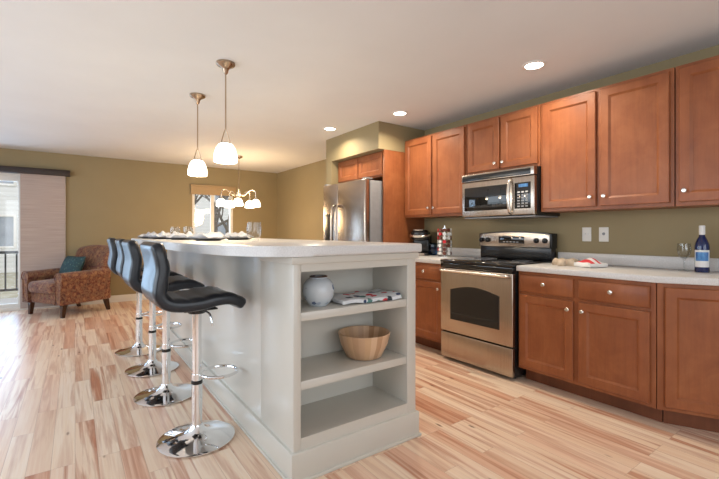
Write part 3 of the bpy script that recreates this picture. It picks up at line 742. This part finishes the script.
# teal pillow on the chair
b = MB(); nn = 14
def pil(sgn):
    def fn(u, v_):
        x, z = (u-.5)*2, (v_-.5)*2
        k = max(0, (1-abs(x)**2.6)*(1-abs(z)**2.6))**.55
        return Vector((x*.235*(1-.05*(1-abs(z))), sgn*.085*k, z*.165*(1-.05*(1-abs(x)))))
    return fn
b.grid(pil(1), nn, nn); b.grid(pil(-1), nn, nn); bmesh.ops.remove_doubles(b.bm, verts=b.bm.verts, dist=.0005)
o = b.build('pillow', M['teal'], angle=70); o.rotation_euler = (R(-22), 0, R(-62)); o.location = (-.035, 7.331, .662)
tag(o, 'small teal patterned pillow on the rust armchair', 'pillow')

# ------------------------------------------------------------------ blinds
t = thing('panel_blind', (-.40, Y1-.06, .02), 'taupe woven panel blind with dark valance beside the sliding door', 'blind')
MB().box(-2.05, Y1-.13, 2.05, -.06, Y1-.002, 2.138, .006).build('valance', M['espresso'], t)
MB().box(-.665, Y1-.055, .055, -.125, Y1-.050, 2.06, 0).build('panel', M['blind'], t)
MB().box(-.665, Y1-.058, .035, -.125, Y1-.047, .06, .003).build('bottom_bar', M['blind'], t)
t = thing('roman_shade', (2.15, Y1-.03, 1.88), 'raised tan roman shade at the top of the dining window', 'blind')
for i in range(4):
    b = MB(); b.box(WX0-.035, Y1-.055+.008*i, 1.875+.012*i, WX1+.035, Y1-.047+.008*i, 2.03, .003); b.build('fold', M['shade_fabric'], t)
MB().box(WX0-.035, Y1-.06, 2.025, WX1+.035, Y1-.002, 2.06, .004).build('headrail', M['shade_fabric'], t)

# ------------------------------------------------------------------ wall plates
def plate_x(y, z, name, label, cat):
    t = thing(name, (X1, y, z), label, cat)
    MB().box(X1-.007, y-.036, z-.058, X1-.0005, y+.036, z+.058, .003).build('cover_plate', M['white'], t); return t
t = plate_x(1.609, 1.155, 'light_switch', 'white light switch plate on the wall right of the stove', 'light switch')
for k in (-.012, .012): MB().box(X1-.013, 1.609+k-.004, 1.145, X1-.006, 1.609+k+.004, 1.168, .001).build('toggle', M['paper'], t)
t = plate_x(1.478, 1.155, 'wall_outlet', 'white outlet plate on the wall above the right countertop', 'outlet')
b = MB(); b.lathe([(0, 0), (.012, 0), (.010, .006), (0, .006)], (X1-.006, 1.478, 1.16), 16, (-1, 0, 0)); b.build('socket', M['steel_side'], t)
t = thing('wall_outlet', (.385, Y1, .33), 'white outlet low on the gold wall behind the armchair', 'outlet')
MB().box(.35, Y1-.007, .272, .42, Y1-.0005, .388, .003).build('cover_plate', M['white'], t)
for z in (.305, .355): MB().box(.372, Y1-.0095, z-.014, .398, Y1-.006, z+.014, .003).build('socket', M['paper'], t)

# ------------------------------------------------------------------ bar-top settings
BZ = 1.108
def setting(x, y, rot, pl_label, nk_label, seed, w=.13):
    o = MB().lathe([(0, .004), (.08, .004), (.085, .0), (.09, .004), (.128, .014), (.127, .018), (.088, .010), (0, .009)], n=36).build('plate', M['plate'])
    o.location = (x, y, BZ); tag(o, pl_label, 'plate', 'dark plates along the bar')
    r = random.Random(seed); ph = [r.uniform(0, 6) for _ in range(6)]
    def fn(u, v_):
        xx, yy = (u-.5)*2, (v_-.5)*2
        z = .046+.014*math.sin(xx*4+ph[0])*math.cos(yy*3+ph[1])+.008*math.sin(xx*9+yy*4+ph[2])
        z += .014*max(0, 1-abs(yy)*1.3); z *= (1-.3*max(abs(xx), abs(yy))**4)
        return Vector((xx*w*(1-.10*math.cos(yy*2.5)), yy*.078*(1+.12*math.sin(xx*3+ph[3])), z))
    b = MB(); b.grid(fn, 20, 12); 
    # bottom
    g2 = lambda u, v_: Vector((fn(u, v_).x*.96, fn(u, v_).y*.96, .0195))
    b.grid(g2, 20, 12)
    n_ = (20+1)*(12+1); b.bm.verts.ensure_lookup_table(); V = b.bm.verts
    idx = lambda i, j: i*13+j
    for i in range(20):
        for j in (0, 12): b.f([V[idx(i, j)], V[idx(i+1, j)], V[n_+idx(i+1, j)], V[n_+idx(i, j)]])
    for j in range(12):
        for i in (0, 20): b.f([V[idx(i, j)], V[idx(i, j+1)], V[n_+idx(i, j+1)], V[n_+idx(i, j)]])
    o = b.build('napkin', M['napkin'], angle=80); o.location = (x, y, BZ+.0002); o.rotation_euler = (0, 0, R(rot))
    tag(o, nk_label, 'napkin', 'folded napkins on the bar plates')
setting(1.15, 3.42, -35, 'dark plate behind the clear tumbler on the bar', 'folded grey napkin on the plate behind the clear tumbler', 1, .11)
setting(.83, 3.16, -35, 'dark plate at the second stool on the bar', 'widest folded grey-white napkin, on the bar at the second stool', 2, .13)
setting(.76, 3.72, -30, 'dark plate at the third stool on the bar', 'folded grey napkin on the bar at the third stool', 3, .10)
setting(.68, 4.15, -35, 'dark plate between the third and fourth stools on the bar', 'folded white napkin on the bar between the third and fourth stools', 4, .09)
setting(.64, 4.58, -35, 'dark plate at the far end of the bar', 'folded white napkin at the far end of the bar', 5, .09)
def tumbler(x, y, s_, label):
    o = MB().lathe([(0, 0), (.036, 0), (.038, .006), (.034, .014), (.045, .03), (.051, .06), (.051, .09), (.047, .135), (.0455, .135), (.0495, .09), (.0495, .06), (.043, .032), (.03, .022), (0, .02)], n=28).build('tumbler', M['clear'])
    o.location = (x, y, BZ); o.scale = (s_,)*3; tag(o, label, 'glass', 'clear tumblers on the bar')
tumbler(1.04, 2.76, 1, 'clear stemless glass standing alone at the curved end of the bar')
tumbler(.86, 4.56, .9, 'clear glass near the far end of the bar, behind the white napkins')
tumbler(.93, 4.28, .9, 'clear glass on the bar just beside the third stool napkin')

# ------------------------------------------------------------------ bookcase contents
jz = .7925
t = thing('ginger_jar', (1.03, 1.815, jz), 'round white painted porcelain jar on the top shelf', 'jar')
o = MB().lathe([(0, .001), (.042, .001), (.046, .006), (.06, .02), (.078, .05), (.083, .08), (.078, .112), (.06, .135), (.045, .143), (.043, .150), (.046, .152), (.038, .153), (.036, .143), (0, .135)], (1.03, 1.815, jz), 36).build('body', M['jar'], t)
MB().lathe([(.0455, .149), (.047, .154), (.04, .156), (.037, .150)], (1.03, 1.815, jz), 28).build('rim', M['leg_wood'], t)
def runner(u, v_):
    x, y = (u-.5)*.385, (v_-.5)*.25
    z = .020+.003*math.sin(x*40)+.003*math.cos(y*30+x*8)
    return Vector((x, y, z if 0 < v_ < 1 else z-.006))
b = MB(); b.grid(runner, 24, 14, .0175); o = b.build('table_runner', M['runner'], angle=60); o.location = (1.325, 1.845, jz+.010); o.rotation_euler = (0, 0, R(-3))
tag(o, 'folded white printed cloth with red and navy motifs on the top shelf', 'cloth')
o = MB().lathe([(0, .001), (.080, .001), (.088, .006), (.118, .07), (.132, .128), (.130, .132), (.125, .130), (.110, .072), (.078, .016), (0, .012)], n=52).build('wooden_bowl', M['bowl']); o.location = (1.345, 1.845, .467); o.scale = (1.13, 1.13, 1.06)
tag(o, 'wooden stave bowl on the middle shelf', 'bowl')

# ------------------------------------------------------------------ worktop contents
CZ = .9125
t = thing('wine_bottle', (3.324, .828, CZ), 'cobalt blue wine bottle with white capsule on the right countertop', 'bottle')
bx, by = 3.324, .828
MB().lathe([(0, .001), (.036, .001), (.0385, .006), (.0385, .165), (.036, .185), (.026, .215), (.016, .235), (.0145, .25), (.0145, .255), (0, .255)], (bx, by, CZ), 32).build('body', M['bottle'], t)
MB().lathe([(.0150, .243), (.0160, .25), (.0160, .30), (.0145, .304), (0, .304)], (bx, by, CZ), 24).build('capsule', M['paper'], t)
def curved(r, a0, a1, z0, z1, m, name, par, n=14):
    b = MB(); a = [b.v((bx+r*math.cos(a0+(a1-a0)*i/n), by+r*math.sin(a0+(a1-a0)*i/n), CZ+z0)) for i in range(n+1)]
    c = [b.v((bx+r*math.cos(a0+(a1-a0)*i/n), by+r*math.sin(a0+(a1-a0)*i/n), CZ+z1)) for i in range(n+1)]
    for i in range(n): b.f([a[i], a[i+1], c[i+1], c[i]])
    return b.build(name, M[m], par)
av = math.atan2(-by, -bx)
lb = curved(.0389, av-1.2, av+1.2, .035, .145, 'paper', 'label', t)
curved(.0392, av-.95, av+.95, .075, .132, 'blue_print', 'label_picture', lb)
o = MB().lathe([(0, .001), (.034, .001), (.034, .003), (.006, .008), (.004, .02), (.004, .07), (.012, .08), (.032, .105), (.039, .14), (.036, .185), (.0345, .185), (.0375, .14), (.030, .107), (.01, .085), (0, .083)], n=28).build('wine_glass', M['clear'])
o.location = (3.335, .925, CZ); tag(o, 'clear stemmed wine glass beside the blue wine bottle', 'glass')
# towels / mitt right of the stove
def blob(name, pts, m, loc, rot, hgt, label, cat):
    b = MB(); n = len(pts); rings = []
    for f, z in ((1.0, 0.001), (1.05, hgt*.35), (.96, hgt*.75), (.75, hgt), ):
        cx = sum(p[0] for p in pts)/n; cy = sum(p[1] for p in pts)/n
        rings.append([b.v((cx+(p[0]-cx)*f, cy+(p[1]-cy)*f, z*(1+.15*math.sin(i*1.7)))) for i, p in enumerate(pts)])
    for a, c in zip(rings, rings[1:]):
        for i in range(n): b.f([a[i], a[(i+1) % n], c[(i+1) % n], c[i]])
    b.f(rings[-1]); b.f(list(reversed(rings[0])))
    o = b.build(name, M[m], angle=80); o.location = loc; o.rotation_euler = (0, 0, R(rot)); tag(o, label, cat); return o
mit = [(tuple(p)[0]*.8, tuple(p)[1]*.9) for p in smooth_path([(0, -.065, 0), (.13, -.075, 0), (.20, -.06, 0), (.235, 0, 0), (.20, .055, 0), (.14, .06, 0), (.14, .10, 0), (.10, .13, 0), (.07, .10, 0), (.07, .055, 0), (0, .06, 0)], 3)]
blob('oven_mitt', mit, 'tan', (3.16, 1.54, CZ), 95, .05, 'tan oven mitt lying beside the stove on the right countertop', 'oven mitt')
t = thing('dish_towel', (3.13, 1.43, CZ), 'folded red and white dish towel beside the tan oven mitt', 'towel', rotz=R(-20), local=True)
def tw(z0, amp, L, W):
    return lambda u, v_: Vector(((u-.5)*W, (v_-.5)*L, z0+amp*math.sin(v_*9)*math.cos(u*5)+.035*math.sin(math.pi*v_)*math.sin(math.pi*u)))
b = MB(); b.grid(tw(.030, .004, .15, .16), 12, 16, .025); b.build('towel_fold', M['white_cloth'], t, angle=70)
b = MB(); b.grid(lambda u, v_: tw(.031, .004, .15, .16)(.08+u*.22, .02+v_*.96), 4, 16, .002); b.build('red_stripe', M['red'], t, angle=70)
b = MB(); b.grid(lambda u, v_: tw(.031, .004, .15, .16)(.52+u*.14, .02+v_*.96), 4, 16, .002); b.build('red_stripe', M['red'], t, angle=70)
b = MB(); b.grid(lambda u, v_: tw(.032, .004, .15, .16)(.6+u*.3, .55+v_*.25), 4, 6, .002); b.build('dark_motif', M['plate'], t, angle=70)

# coffee maker
kx, ky = 3.20, 3.31
t = thing('coffee_maker', (kx, ky, CZ), 'black single-serve coffee maker with silver lid band', 'coffee maker', rotz=R(30), local=True)
rr = lambda b, *a: b.box(*a)
MB().box(-.06, -.11, 0, .16, .11, .025, .01, 3).build('base', M['black'], t)
MB().box(.03, -.10, .02, .16, .10, .25, .03, 4).build('tower', M['black'], t)
b = MB(); b.lathe([(0, .17), (.09, .17), (.108, .19), (.115, .22), (.112, .255), (.08, .285), (0, .295)], (.02, 0, 0), 36); b.build('brew_head', M['black'], t)
b = MB(); b.tube([(.02+.120*math.cos(R(95+170*k/24)), .120*math.sin(R(95+170*k/24)), .232-.018*math.sin(math.pi*k/24)) for k in range(25)], [.007+.010*math.sin(math.pi*k/24) for k in range(25)], 8); b.build('silver_band', M['nickel'], t)
b = MB(); b.box(-.075, -.055, .277, .06, .055, .292, .006); b.build('lid_panel', M['steel'], t)
MB().box(-.095, -.075, 0.0, -.062, .075, .03, .008).build('drip_tray', M['steel'], t)
MB().box(.03, -.175, .002, .15, -.108, .14, .012, 3).build('water_tank', M['blue_tint'], t)
# pod carousel
qx, qy = 3.16, 2.90
t = thing('pod_carousel', (qx, qy, CZ), 'chrome wire carousel full of coffee pods on the left countertop', 'carousel')
MB().lathe([(0, 0), (.072, 0), (.072, .008), (.02, .014), (0, .014)], (qx, qy, CZ), 28).build('base', M['chrome'], t)
MB().cyl((qx, qy, CZ+.01), (qx, qy, CZ+.33), .006).build('spindle', M['chrome'], t)
b = MB(); b.lathe([(0, .30), (.03, .30), (.03, .304), (0, .304)], (qx, qy, CZ), 24)
for k in range(12):
    a = math.pi*2*k/12; b.tube([(qx+.026*math.cos(a), qy+.026*math.sin(a), CZ+.010), (qx+.026*math.cos(a), qy+.026*math.sin(a), CZ+.303)], .0018, 4)
b.build('wire_frame', M['chrome'], t)
pod_me = {}
for nm in ('paper', 'red', 'brownlid'):
    b = MB(); b.lathe([(0, 0), (.0125, 0), (.0165, .034), (.0185, .035), (.0185, .038), (0, .0385)], n=12); o = b.build('coffee_pod', M[nm]); pod_me[nm] = o.data; bpy.data.objects.remove(o)
lab = {'paper': 'white-lidded', 'red': 'red-lidded', 'brownlid': 'brown-lidded'}
for c in range(9):
    a = math.pi*2*(c+.5)/9
    if math.cos(a-math.atan2(-qy, -qx)) < -.2: continue
    for k in range(7):
        nm = rnd.choice(['paper', 'red', 'brownlid', 'paper', 'brownlid'])
        o = bpy.data.objects.new('coffee_pod', pod_me[nm]); COL.objects.link(o)
        d = Vector((math.cos(a), math.sin(a), .12)).normalized()
        o.rotation_euler = Vector((0, 0, 1)).rotation_difference(d).to_euler()
        o.location = Vector((qx, qy, CZ+.034+k*.040))+.034*d
        tag(o, lab[nm]+' coffee pod held in the countertop pod carousel', 'coffee pod', lab[nm]+' pods in the carousel')
